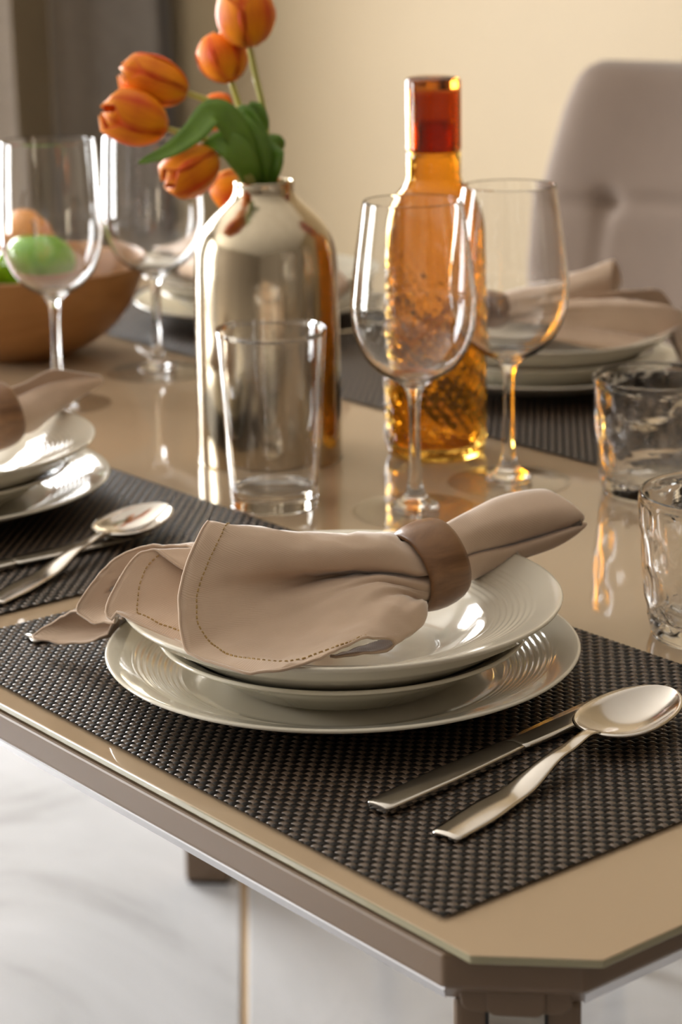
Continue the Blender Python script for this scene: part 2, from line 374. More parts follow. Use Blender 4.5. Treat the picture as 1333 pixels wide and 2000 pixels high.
# ------------------------------------------------------------------ placemats
PA, PB = 0.455 / 108, 0.306 / 74
def strand_mesh(name, length, n, pitch, amp, zc, width, thick, phase, m, axis):
    V = []; sub = 6; N = n * sub; A = 5
    for i in range(N + 1):
        s = i / N * length - length / 2; k = math.pi * (i / sub - 0.5) + math.pi * phase
        c = math.cos(k); z = zc + amp * (math.copysign(abs(c) ** 0.75, c))
        for q in range(A):
            a = math.pi * q / (A - 1); y = width / 2 * math.cos(a); zz = z + thick * math.sin(a) ** 0.8 if 0 < q < A - 1 else z
            V.append((s, y, zz) if axis == 0 else (-y, s, zz))
    me = bpy.data.meshes.new(name); me.from_pydata(V, [], gridf(N + 1, A)); me.materials.append(m)
    me.polygons.foreach_set('use_smooth', [True] * len(me.polygons)); me.update(); return me
WEFT = [strand_mesh('weft_strand', 0.456, 108, PA, 0.00046, 0.00095, 0.00355, 0.00050, ph, M['weft'], 0) for ph in (0, 1)]
WARP = [strand_mesh('warp_strand', 0.307, 74, PB, 0.00040, 0.00095, 0.00385, 0.00050, ph, M['warp'], 1) for ph in (1, 0)]
def placemat(x, y, lab, rz=0.0):
    t = thing('placemat', lab, 'placemat', (x, y, TZ), rz, 'woven placemats on the table')
    for j in range(74):
        o = bpy.data.objects.new('weft_strand', WEFT[j % 2]); link(o, t); o.location = (0, (j - 36.5) * PB, 0.0004)
    for i in range(108):
        o = bpy.data.objects.new('warp_strand', WARP[i % 2]); link(o, t); o.location = ((i - 53.5) * PA, 0, 0.0004)
MATS = [(-0.8555, 0.7095, 'woven dark brown placemat in front, under the nearest plates'), (-1.3355, 0.7095, 'woven dark brown placemat at the left picture edge'),
        (-1.3350, 1.3000, 'woven dark brown placemat across the table behind the amber carafe'), (-1.7915, 1.3090, 'woven dark brown placemat across the table behind the metal vase'),
        (-0.8580, 1.3000, 'woven dark brown placemat behind the rear dimpled tumbler at the right edge')]
for q in MATS: placemat(*q)
ZM = TZ + 0.0024                             # top of a mat

# ------------------------------------------------------------------ plates
def ridged(r0, z0, r1, z1, k, n, amp):
    out = []
    for i in range(n * 4 + 1):
        s = i / (n * 4); out.append((r0 + (r1 - r0) * s, z0 + (z1 - z0) * (s ** k) + amp * math.sin(2 * math.pi * n * s) * math.sin(math.pi * s) ** 0.5))
    return out
def plate_prof(R, H, rf, ridges, k=1.25):
    return ([(0.0001, 0.0045), (rf * 0.80, 0.0045), (rf * 0.96, 0.0050), (rf * 1.03, 0.0062)] + ridged(rf * 1.07, 0.0075, R * 0.90, H - 0.0032, k, ridges, 0.00042) +
            [(R * 0.965, H - 0.0010), (R - 0.0022, H - 0.0001), (R - 0.0007, H), (R, H - 0.0007), (R - 0.0006, H - 0.0018), (R - 0.003, H - 0.0030), (R * 0.88, H - 0.0080),
             (rf * 1.06, 0.0030), (rf * 0.90, 0.0015), (rf * 0.88, 0.0), (rf * 0.83, 0.0), (rf * 0.80, 0.0018), (0.0001, 0.0018)])
charger = mesh('charger_plate', *lathe(plate_prof(0.1312, 0.0225, 0.083, 9), 128), M['china'])
tag(charger, 'large cream dinner plate with ridged rim, bottom of the nearest stack', 'plate', 'dinner plates')
side = mesh('side_plate', *lathe(plate_prof(0.1025, 0.0270, 0.062, 7, 1.1), 112), M['china'])
tag(side, 'smaller cream plate in the middle of the nearest stack', 'plate', 'middle plates of the stacks')
bowl_in = [(0.0001, 0.0080), (0.048, 0.0084), (0.060, 0.0110), (0.070, 0.0170), (0.0755, 0.0225), (0.0785, 0.0252)]
RB, HB = 0.1215, 0.0400
bprof = bowl_in + ridged(0.080, 0.0262, 0.108, HB - 0.0042, 1.0, 8, 0.00036) + [(0.115, HB - 0.0018), (RB - 0.002, HB - 0.0002), (RB - 0.0006, HB), (RB, HB - 0.0008), (RB - 0.0006, HB - 0.0022),
    (RB - 0.004, HB - 0.0042), (0.1125, 0.0310), (0.1040, 0.0262), (0.0940, 0.0196), (0.0820, 0.0116), (0.0700, 0.0052), (0.0580, 0.0020), (0.055, 0.0), (0.050, 0.0), (0.048, 0.0025), (0.0001, 0.0035)]
pbowl = mesh('pasta_bowl', *lathe(bprof, 128), M['china'])
tag(pbowl, 'wide rimmed cream pasta bowl on top of the nearest stack', 'bowl', 'pasta bowls')
SET = {'near': (-0.8760, 0.7027, 0.0), 'left': (-1.3530, 0.7030, math.radians(6)), 'right': (-1.3550, 1.3200, math.radians(180)), 'rear': (-1.7850, 1.3260, math.radians(-105))}
WORDS = {'left': 'stack cut by the left picture edge', 'right': 'stack behind the carafe and right wine glass', 'rear': 'stack half hidden behind the metal vase'}
ZS = ZM + 0.0046; ZB = ZS + 0.0066
for o, z in ((charger, ZM), (side, ZS), (pbowl, ZB)): o.location = (*SET['near'][:2], z)
for k in ('left', 'right', 'rear'):
    x, y, a = SET[k]
    dup(charger, 'large cream dinner plate, bottom of the ' + WORDS[k], (x, y, ZM)); dup(side, 'smaller cream plate, middle of the ' + WORDS[k], (x, y, ZS)); dup(pbowl, 'cream pasta bowl, top of the ' + WORDS[k], (x, y, ZB))

# ------------------------------------------------------------------ napkins in wooden rings
NAP_RING_C=(0.0223,0.0443,0.0652)
NAP_RING_A=(0.1281,0.9727,0.1935)
FAN=[[(14.1,58.0,53.4),(18.1,57.7,51.9),(22.1,57.5,50.4),(26.5,56.8,50.9),(31.0,56.1,51.4),(33.2,55.4,53.4),(35.5,54.8,55.3),(37.8,54.1,57.3),(39.2,53.3,60.2),(40.6,52.5,63.2),(38.5,52.2,66.1),(32.5,52.6,68.1),(38.4,51.4,70.0),(36.3,50.4,76.9),(26.1,50.1,84.8),(19.3,51.8,80.8),(22.5,53.2,72.0),(25.7,54.5,63.2),(23.7,54.4,65.1),(20.6,53.8,70.0),(17.5,53.2,74.9),(18.6,54.0,70.4),(19.7,54.8,65.8),(20.8,55.5,61.2),(21.1,55.7,60.2),(21.3,55.8,59.2),(21.6,56.0,58.3),(21.9,56.2,57.3),(18.9,56.2,59.2),(16.2,54.8,68.1),(13.5,53.4,76.9),(12.0,53.8,75.9),(10.5,54.1,74.9),(11.0,54.8,71.3),(11.4,55.5,67.8),(11.8,56.1,64.2),(12.8,56.1,63.8),(13.8,56.0,63.5),(14.8,55.9,63.2),(14.4,56.4,61.2),(13.9,56.8,59.2),(12.6,57.1,58.6),(11.3,57.4,57.9),(10.0,57.7,57.3),(9.6,57.4,59.2),(9.2,57.0,61.2),(8.8,56.7,63.2)],
[(10.8,36.8,48.4),(15.0,36.5,46.9),(19.2,36.3,45.3),(23.8,35.6,45.8),(28.5,34.8,46.4),(30.9,34.1,48.4),(33.3,33.4,50.5),(35.6,32.7,52.5),(37.1,31.9,55.6),(38.6,31.1,58.7),(36.4,30.7,61.8),(30.1,31.1,63.9),(36.3,29.9,65.9),(34.1,28.8,73.1),(23.4,28.5,81.4),(16.3,30.3,77.3),(19.6,31.7,68.0),(23.0,33.1,58.7),(20.9,33.0,60.8),(17.6,32.4,65.9),(14.3,31.8,71.1),(15.5,32.6,66.3),(16.7,33.4,61.5),(17.8,34.2,56.7),(18.1,34.4,55.6),(18.4,34.5,54.6),(18.7,34.7,53.6),(19.0,34.9,52.5),(15.8,34.9,54.6),(13.0,33.4,63.9),(10.1,31.9,73.1),(8.6,32.3,72.1),(7.1,32.8,71.1),(7.5,33.4,67.3),(7.9,34.1,63.5),(8.4,34.8,59.7),(9.4,34.8,59.4),(10.5,34.7,59.1),(11.5,34.6,58.7),(11.1,35.1,56.7),(10.6,35.6,54.6),(9.2,35.9,53.9),(7.9,36.2,53.2),(6.5,36.5,52.5),(6.1,36.2,54.6),(5.7,35.8,56.7),(5.3,35.4,58.7)],
[(43.5,11.5,44.7),(48.3,15.4,47.9),(51.0,17.0,52.6),(56.2,12.2,57.8),(57.6,4.9,60.3),(54.9,-3.5,64.4),(48.0,-8.3,66.0),(42.7,-10.9,68.1),(36.9,-11.3,69.1),(32.7,-9.6,70.5),(26.2,-1.8,69.1),(19.6,12.1,66.9),(29.0,6.0,72.1),(30.2,4.5,82.5),(22.2,12.7,88.3),(4.6,32.3,80.8),(-1.3,39.1,69.1),(-1.9,39.5,62.9),(2.9,-1.0,67.3),(-2.4,-2.3,72.4),(-6.9,-3.8,76.5),(-7.1,-5.8,72.1),(-6.2,-8.0,66.3),(-3.2,-12.1,58.3),(1.4,-10.7,56.6),(6.1,-9.2,55.2),(10.4,-8.1,53.8),(16.6,-5.8,53.4),(8.0,3.8,56.3),(-3.0,7.5,69.1),(-11.5,5.4,76.2),(-17.5,3.4,75.1),(-22.7,1.1,73.5),(-25.2,-1.1,68.9),(-27.4,-3.0,62.7),(-29.6,-4.9,54.6),(-25.0,-4.5,53.1),(-19.3,-3.1,53.5),(-8.7,-2.0,56.5),(-10.4,1.3,54.5),(-22.2,0.8,48.0),(-31.0,-1.3,43.4),(-38.6,-3.8,41.8),(-43.6,-5.1,41.7),(-41.5,-3.0,45.6),(-35.9,-1.7,50.4),(-26.9,0.5,55.3)],
[(51.3,-20.2,42.5),(57.2,-4.0,44.6),(63.4,2.2,49.9),(69.2,-6.4,51.6),(69.4,-20.6,56.7),(66.6,-36.2,59.5),(56.3,-50.1,56.4),(42.7,-61.3,54.1),(30.0,-66.5,56.2),(20.2,-67.4,60.9),(12.2,-56.0,66.3),(6.4,-32.5,70.3),(15.0,-35.6,77.6),(13.7,-37.1,88.1),(3.1,-25.9,92.6),(-13.1,-9.8,83.8),(-15.9,-7.9,71.0),(-16.9,-10.9,65.5),(-17.4,-39.6,73.4),(-25.1,-41.6,78.4),(-30.9,-44.2,81.3),(-32.7,-49.4,77.5),(-32.1,-54.9,70.5),(-27.0,-64.6,58.8),(-17.5,-61.9,56.4),(-7.9,-58.8,54.5),(1.1,-56.6,52.7),(13.9,-51.9,53.2),(-0.9,-31.3,56.9),(-21.0,-21.9,73.9),(-35.9,-24.7,78.4),(-47.0,-29.5,77.3),(-56.5,-34.8,74.9),(-62.3,-40.3,69.5),(-67.5,-45.0,60.6),(-72.6,-50.0,47.5),(-64.0,-49.1,44.7),(-53.1,-46.0,46.0),(-31.6,-43.5,52.8),(-34.8,-37.0,50.8),(-59.4,-38.5,39.2),(-76.7,-43.4,30.3),(-91.2,-49.1,27.7),(-100.4,-52.3,28.1),(-95.4,-47.3,34.2),(-83.1,-44.1,42.1),(-63.3,-39.0,50.2)],
[(67.7,-62.8,49.2),(73.2,-40.2,47.2),(76.2,-27.9,48.7),(76.4,-32.1,54.7),(77.1,-49.7,58.4),(82.4,-76.0,57.4),(81.2,-100.9,55.6),(70.4,-114.9,53.9),(51.6,-121.5,55.1),(33.8,-126.6,57.5),(21.6,-122.5,66.1),(9.5,-114.6,76.5),(-0.4,-103.4,88.3),(-7.0,-92.0,98.3),(-15.7,-77.7,105.0),(-27.4,-63.3,94.2),(-26.5,-64.5,77.4),(-26.7,-73.0,72.0),(-38.9,-80.4,75.9),(-49.1,-83.3,80.7),(-56.4,-86.9,82.4),(-59.8,-95.5,79.1),(-59.6,-104.6,70.9),(-52.3,-120.2,55.4),(-37.5,-116.0,52.2),(-22.7,-111.4,49.8),(-8.8,-107.9,47.5),(11.1,-100.7,48.9),(-10.2,-68.6,53.5),(-40.2,-53.0,74.8),(-61.9,-56.5,76.7),(-78.2,-64.2,75.5),(-92.2,-72.9,72.3),(-101.5,-81.7,66.0),(-109.9,-89.5,54.3),(-118.2,-97.8,35.9),(-105.3,-96.2,31.8),(-88.9,-91.4,34.0),(-55.9,-87.5,44.8),(-60.6,-77.6,42.8),(-98.7,-80.2,25.9),(-125.0,-88.1,12.3),(-147.0,-97.0,8.6),(-160.6,-102.2,9.7),(-152.5,-94.2,18.1),(-133.0,-89.1,29.3),(-101.9,-80.9,40.7)]]
TAIL=[[(13.5,35.3,74.8),(22.8,32.9,80.4),(34.3,32.9,72.9),(36.3,34.1,65.5),(31.7,35.1,63.6),(35.5,35.2,60.8),(33.8,36.5,55.2),(25.5,38.9,48.7),(14.0,39.3,54.3),(9.0,37.7,65.5)],
[(14.9,48.8,78.1),(24.6,46.4,84.0),(36.7,46.3,76.1),(38.9,47.6,68.3),(34.0,48.7,66.3),(38.1,48.7,63.4),(36.2,50.1,57.5),(27.5,52.6,50.6),(15.4,53.1,56.5),(10.2,51.4,68.3)],
[(-7.2,104.7,73.0),(1.0,93.3,81.5),(22.0,74.1,77.7),(23.5,72.7,67.9),(15.9,80.8,62.1),(23.3,74.1,63.1),(21.7,76.3,56.2),(14.8,80.6,46.1),(0.8,97.3,45.3),(-7.8,107.3,58.4)],
[(-24.1,155.7,69.0),(-9.3,131.2,82.1),(12.8,120.6,75.7),(11.7,121.6,62.9),(2.8,131.0,56.0),(12.0,123.4,57.7),(11.9,121.5,52.2),(6.4,122.6,46.6),(-13.5,143.5,41.8),(-24.5,158.3,54.0)],
[(-19.8,183.9,64.6),(-11.0,167.0,78.5),(8.0,166.2,74.0),(14.9,169.2,66.7),(10.9,172.0,60.9),(15.7,171.4,60.8),(12.3,165.1,54.4),(4.6,159.9,48.0),(-9.5,173.8,44.5),(-17.2,183.6,53.8)],
[(-4.0,177.8,64.2),(0.8,168.5,71.9),(11.3,168.1,69.4),(15.1,169.7,65.4),(12.9,171.2,62.2),(15.5,170.9,62.1),(13.6,167.4,58.6),(9.4,164.6,55.1),(1.7,172.3,53.2),(-2.6,177.6,58.3)]]
TAIL_OPEN=[[(32.3,32.8,74.8),(36.3,34.2,65.5),(31.0,37.5,52.5),(19.8,39.7,48.7),(10.2,39.8,54.3),(7.1,38.0,65.5),(13.4,35.0,76.7)],
[(34.7,46.3,78.1),(38.9,47.7,68.3),(33.3,51.1,54.6),(21.5,53.5,50.7),(11.4,53.6,56.6),(8.1,51.7,68.3),(14.8,48.5,80.1)],
[(29.5,62.5,77.7),(40.3,58.8,72.4),(42.1,60.0,61.0),(28.0,71.3,48.9),(14.0,83.7,50.2),(6.1,85.7,64.3),(6.3,81.8,79.9)],
[(15.8,99.6,78.3),(23.0,96.0,71.0),(24.7,98.1,62.3),(13.4,104.4,53.5),(0.8,115.1,54.4),(-7.9,121.4,66.0),(-6.4,119.2,82.9)],
[(0.2,140.5,73.5),(4.1,138.7,68.8),(2.7,139.5,61.6),(-5.3,141.6,56.8),(-10.7,148.4,58.9),(-14.9,152.0,65.8),(-14.3,149.5,74.8)],
[(-9.6,169.7,68.5),(-8.9,170.1,67.3),(-8.4,170.1,65.7),(-10.1,170.8,64.1),(-11.4,172.5,64.5),(-12.8,173.1,66.2),(-12.7,171.1,69.0)]]

def tensor(ST, nu, nv, closed=False):
    rows = []
    for s in ST:
        s = [Vector(p) / 1000.0 for p in s]
        if closed:
            n = len(s); e = [s[-1]] + s + [s[0], s[1]]; c = cr(e, nv); rows.append(c[nv:nv + n * nv])
        else: rows.append(cr(s, nv))
    cols = [cr([r[j] for r in rows], nu) for j in range(len(rows[0]))]
    return [[cols[j][i] for j in range(len(cols))] for i in range(len(cols[0]))]      # [u][v]
def rest(p):                                  # keep cloth above the bowl rim and the table
    r = math.hypot(p.x, p.y)
    lim = 0.006
    if r < 0.1265: lim = max(0.030, 0.0330 + (r - 0.075) / 0.047 * 0.0225) if r > 0.03 else 0.03
    elif r < 0.134: lim = 0.031
    if p.z < lim: p.z = lim
    return p
FANG = tensor(FAN, 9, 5)
ring_c = Vector(NAP_RING_C); ring_a = Vector(NAP_RING_A).normalized()
def wrinkle(p, i, j, k=1.0):
    d = 0.0007 * math.sin(p.x * 330 + 2.0 * math.sin(p.y * 210)) * math.sin(p.z * 260 + p.y * 170) + 0.00015 * math.sin(p.x * 700 + p.z * 500 + i * 0.1)
    return d * k
nu, nv = len(FANG), len(FANG[0])
V, UV = [], []
for i in range(nu):
    for j in range(nv):
        p = FANG[i][j].copy(); k = min(1.0, max(0.0, (i - 10) / 12.0))
        p.z += wrinkle(p, i, j, k); p.y += wrinkle(p, j, i, k) * 0.6
        pl_ = math.exp(-((i - 15) / 7.0) ** 2) * (math.sin(j * 0.42 + 0.8 * math.sin(j * 0.13)) * 0.0016 + math.sin(j * 0.95 + i * 0.12) * 0.0007)   # pleats fanning out of the ring
        p.z += pl_ * 0.8; p.x += pl_ * 0.6; p.y -= pl_ * 0.5
        rest(p); FANG[i][j] = p; V.append(p)
F = gridf(nu, nv)
ej = [0.0]
for j in range(1, nv): ej.append(ej[-1] + 0.5 * ((FANG[nu - 1][j] - FANG[nu - 1][j - 1]).length + (FANG[nu - 10][j] - FANG[nu - 10][j - 1]).length))
for i in range(nu):
    for j in range(nv):
        if i == 0: acc_ = 0.0
        UV.append((ej[j], 0.145 * i / (nu - 1)))
def cloth_with_tail(tail, closed):
    VV, UU, FF = list(V), list(UV), list(F); TG = tensor(tail, 8, 6, closed); n2, m2 = len(TG), len(TG[0]); off = len(VV)
    for i in range(n2):
        for j in range(m2):
            VV.append(rest(TG[i][j].copy())); UU.append((j * 0.0016 + 0.5, i * 0.0042))
    FF += gridf(n2, m2, off, closed)
    if closed: FF.append(tuple(off + (n2 - 1) * m2 + j for j in range(m2 - 1, -1, -1)))
    return VV, FF, UU
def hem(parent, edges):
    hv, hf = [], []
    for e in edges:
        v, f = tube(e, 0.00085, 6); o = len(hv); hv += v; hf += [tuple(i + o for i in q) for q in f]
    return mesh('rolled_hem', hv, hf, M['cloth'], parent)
nap = thing('napkin', 'beige twill napkin with ochre hem stitching fanned over the nearest pasta bowl', 'napkin', (*SET['near'][:2], TZ), 0, 'napkins pulled through rings')
VV, FF, UU = cloth_with_tail(TAIL, True)
solid(mesh('cloth', VV, FF, M['cloth'], nap, uv=UU), 0.0011)
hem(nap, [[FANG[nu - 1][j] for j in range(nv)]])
# hem stitches: short threads lying on the cloth a finger's width inside the free edge
SV, SF = [], []
def add_stitch(a, b, nrm):
    d = (b - a); L = d.length
    if L < 1e-5: return
    d /= L; s = d.cross(nrm).normalized() * 0.00034; u = nrm * 0.00075; o = len(SV)
    for q in (a, b):
        for w in (-s, s): SV.append(q + w - nrm * 0.0006)
    m = (a + b) / 2
    for q in (a + d * L * 0.2, b - d * L * 0.2):
        for w in (-s, s): SV.append(q + w * 0.8 + u)
    SF.extend([(o, o + 1, o + 5, o + 4), (o + 4, o + 5, o + 7, o + 6), (o + 6, o + 7, o + 3, o + 2), (o, o + 4, o + 6, o + 2), (o + 1, o + 3, o + 7, o + 5)])
def inward(j, dist):
    acc = 0.0; i = nu - 1
    while i > 1:
        seg = (FANG[i][j] - FANG[i - 1][j]).length
        if acc + seg >= dist:
            f = (dist - acc) / seg; p = FANG[i][j].lerp(FANG[i - 1][j], f)
            j2 = min(j + 1, nv - 1); n = (FANG[i][j2] - FANG[i][j - 1]).cross(FANG[i - 1][j] - FANG[i][j]); n.normalize(); return p, n
        acc += seg; i -= 1
    return FANG[1][j], Vector((0, 0, 1))
def stitch_run(v0, v1, corner, side):
    pts = []
    for q in range(int((v1 - v0) * 20) + 1):
        v = v0 + q / 20.0; jf = v * 5; j = int(jf); f = jf - j
        d = 0.0112 + 0.0055 * math.exp(-((v - corner) / 0.7) ** 2)
        a, na = inward(j, d); b, nb = inward(min(j + 1, nv - 1), d); pts.append((a.lerp(b, f), na))
    acc = 0.0; start = None; pos = 0.0
    for (p, n), (p2, n2) in zip(pts, pts[1:]):
        seg = (p2 - p).length; pos += seg
        if start is None: start = p; acc = 0.0
        acc += seg
        if acc > 0.0027:
            for sg in (1,): 
                nn = n * side
                add_stitch(start + nn * 0.0005, start.lerp(p2, 0.78) + nn * 0.0005, nn)
            start = None
STITCH_SIDE = 1
stitch_run(4.2, 14.3, 9.0, -STITCH_SIDE); stitch_run(19.5, 26.0, 23.0, STITCH_SIDE)
o = mesh('hem_stitching', SV, SF, M['thread'], nap, smooth=False); o['kind'] = 'stuff'; o['label'] = 'row of ochre hem stitches'
prof = [(0.0198, -0.0128), (0.0212, -0.0134), (0.0226, -0.0128), (0.0240, -0.0100), (0.0250, -0.0055), (0.0254, 0.0), (0.0250, 0.0055), (0.0240, 0.0100), (0.0226, 0.0128), (0.0212, 0.0134), (0.0198, 0.0128), (0.0194, 0.0), (0.0198, -0.0128)]
V, F = lathe(prof, 72)
Q = Vector((0, 0, 1)).rotation_difference(ring_a).to_matrix()
ring = mesh('napkin_ring', [Q @ Vector(v) + ring_c for v in V], F, M['ringwood'])
tag(ring, 'brown barrel shaped wooden napkin ring around the nearest napkin', 'napkin ring', 'wooden napkin rings'); ring.location = (*SET['near'][:2], TZ)
NW = {'left': 'beside the left picture edge', 'right': 'behind the right wine glass', 'rear': 'behind the metal vase'}
for k in ('right', 'rear'):
    x, y, a = SET[k]
    dup(nap, 'beige twill napkin folded on the plates ' + NW[k], (x, y, TZ), a)
for k in ('left', 'right', 'rear'):
    x, y, a = SET[k]
    dup(ring, 'brown wooden napkin ring ' + NW[k], (x, y, TZ), a)
x, y, a = SET['left']                        # this one ends in an open, leaf shaped tail
nl = thing('napkin', 'beige twill napkin with an open leaf shaped end on the plates at the left edge', 'napkin', (x, y, TZ), a, 'napkins pulled through rings')
VV, FF, UU = cloth_with_tail(TAIL_OPEN, False)
solid(mesh('cloth', VV, FF, M['cloth'], nl, uv=UU), 0.0011)
TO = tensor(TAIL_OPEN, 8, 6, False)
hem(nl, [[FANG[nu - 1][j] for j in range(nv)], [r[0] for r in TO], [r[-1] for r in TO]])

# ------------------------------------------------------------------ cutlery
def interp(tab, s):
    for (a, va), (b, vb) in zip(tab, tab[1:]):
        if s <= b:
            f = (s - a) / (b - a); f = f * f * (3 - 2 * f); return va + (vb - va) * f
    return tab[-1][1]
def interpl(tab, s):
    for (a, va), (b, vb) in zip(tab, tab[1:]):
        if s <= b: return va + (vb - va) * (s - a) / (b - a)
    return tab[-1][1]
def blade_grid(hw, zt, conc, y0, y1, n, A=9):
    V = []
    for i in range(n + 1):
        s = y0 + (y1 - y0) * i / n; w = hw(s); z = zt(s); c = conc(s)
        for k in range(A):
            t = -1 + 2 * k / (A - 1); V.append((w * t, s, z + c * t * t))
    return V, gridf(n + 1, A)
def spoon(x, y, a, lab):
    t = thing('spoon', lab, 'spoon', (x, y, ZM), a, 'dessert spoons')
    hw = [(0, 0.0068), (0.002, 0.0079), (0.03, 0.0090), (0.06, 0.0072), (0.10, 0.0036), (0.124, 0.0027), (0.1285, 0.0034)]
    zz = [(0, 0.0016), (0.05, 0.0030), (0.10, 0.0105), (0.122, 0.0125), (0.13, 0.0110)]
    V, F = blade_grid(lambda s: interp(hw, s), lambda s: interp(zz, s) + 0.0006, lambda s: -0.0009 * interp(hw, s) / 0.009, 0.0, 0.1285, 44)
    solid(mesh('handle', V, F, M['steel'], t), 0.0019)
    V = []; n, A = 34, 15; L = 0.0720; y0 = 0.1275
    for i in range(n + 1):
        u = i / n; yy = 0.5 - 0.5 * math.cos(math.pi * u)
        w = 0.0215 * max(0.0, 1 - abs(2 * yy ** 0.90 - 1) ** 2.2) ** 0.52 + 0.0030 * (1 - yy)
        if i == n: w = 0.0006
        rimz = 0.0118 + 0.0022 * yy
        dep = 0.0095 * (math.sin(math.pi * yy ** 0.8) ** 0.8 if 0 < yy < 1 else 0.0)
        for k in range(A):
            q = -1 + 2 * k / (A - 1); V.append((w * q, y0 + L * yy, rimz - dep * (1 - abs(q) ** 2.2)))
    solid(mesh('bowl', V, gridf(n + 1, A), M['steel'], t), 0.0016)
    return t
def knife(x, y, a, lab):
    t = thing('knife', lab, 'knife', (x, y, ZM), a, 'table knives')
    hw = [(0, 0.0062), (0.0015, 0.0072), (0.05, 0.0080), (0.085, 0.0072), (0.103, 0.0066)]
    V, F = blade_grid(lambda s: interpl(hw, s), lambda s: 0.0030, lambda s: -0.0007, 0.0, 0.103, 26)
    bevel(solid(mesh('handle', V, F, M['steel_dk'], t), 0.0042), 0.0008, 2, 0.9)
    V = []; n = 30; A = 5
    for i in range(n + 1):
        s = 0.1036 + 0.106 * i / n; f = i / n
        l, r = -0.0066 - 0.0016 * math.sin(f * 2.6), 0.0066 + 0.0026 * math.sin(min(1, f * 1.1) * 2.9)
        k = max(0.0, (f - 0.84) / 0.16); l = l + 0.0140 * k ** 2.0; r = r - 0.0016 * k
        if l > r - 0.0006: l = r - 0.0006
        for q in range(A): V.append((l + (r - l) * q / (A - 1), s, 0.0036 - 0.0006 * abs(q - 1) / 3))
    solid(mesh('blade', V, gridf(n + 1, A), M['steel_dk'], t), 0.0016)
    return t
def fork(x, y, a, lab):
    t = thing('fork', lab, 'fork', (x, y, ZM), a, 'table forks')
    hw = [(0, 0.0070), (0.002, 0.0080), (0.03, 0.0090), (0.06, 0.0070), (0.10, 0.0035), (0.125, 0.0028), (0.134, 0.0045)]
    zz = [(0, 0.0018), (0.05, 0.0034), (0.10, 0.0105), (0.125, 0.0120), (0.134, 0.0105)]
    V, F = blade_grid(lambda s: interp(hw, s), lambda s: interp(zz, s), lambda s: -0.0009, 0.0, 0.134, 40)
    solid(mesh('handle', V, F, M['steel'], t), 0.0019)
    hb = [(0, 0.0045), (0.012, 0.0110), (0.026, 0.0125)]
    V, F = blade_grid(lambda s: interp(hb, s - 0.134), lambda s: 0.0105 - 0.0045 * math.sin((s - 0.134) / 0.026 * 1.4), lambda s: 0.0012, 0.134, 0.160, 12)
    solid(mesh('head', V, F, M['steel'], t), 0.0017)
    for k in range(4):
        x0 = -0.0104 + 0.00693 * k
        V, F = tube([Vector((x0, 0.159 + 0.042 * i / 8, 0.0062 + 0.0052 * (i / 8) ** 2)) for i in range(9)], [0.0015] * 6 + [0.0013, 0.0011, 0.0006], 8); mesh('tine', V, F, M['steel'], t)
    return t
def along(ax, ay, bx, by): return math.atan2(by - ay, bx - ax) - math.pi / 2
spoon(-0.6835, 0.6060, along(-0.6835, 0.6060, -0.7180, 0.7700), 'steel spoon lying right of the nearest plates')
knife(-0.7265, 0.6020, along(-0.7265, 0.6020, -0.7490, 0.7800), 'steel knife between the nearest plates and the spoon')
fork(-1.0505, 0.6050, along(-1.0505, 0.6050, -1.0270, 0.7600), 'steel fork under the tip of the nearest napkin')
spoon(-1.1236, 0.6230, along(-1.1236, 0.6230, -1.2010, 0.8000), 'steel spoon left of the nearest napkin, on the left mat')
knife(-1.1860, 0.5700, along(-1.1860, 0.5700, -1.1840, 0.7600), 'steel knife beside the left dinner plate in shadow')
fork(-1.6200, 1.4080, along(-1.6200, 1.4080, -1.6100, 1.2000), 'steel fork on the rear mat right of the vase')
fork(-1.1560, 1.4040, along(-1.1560, 1.4040, -1.1500, 1.2000), 'steel fork right of the plates behind the rear tumbler')

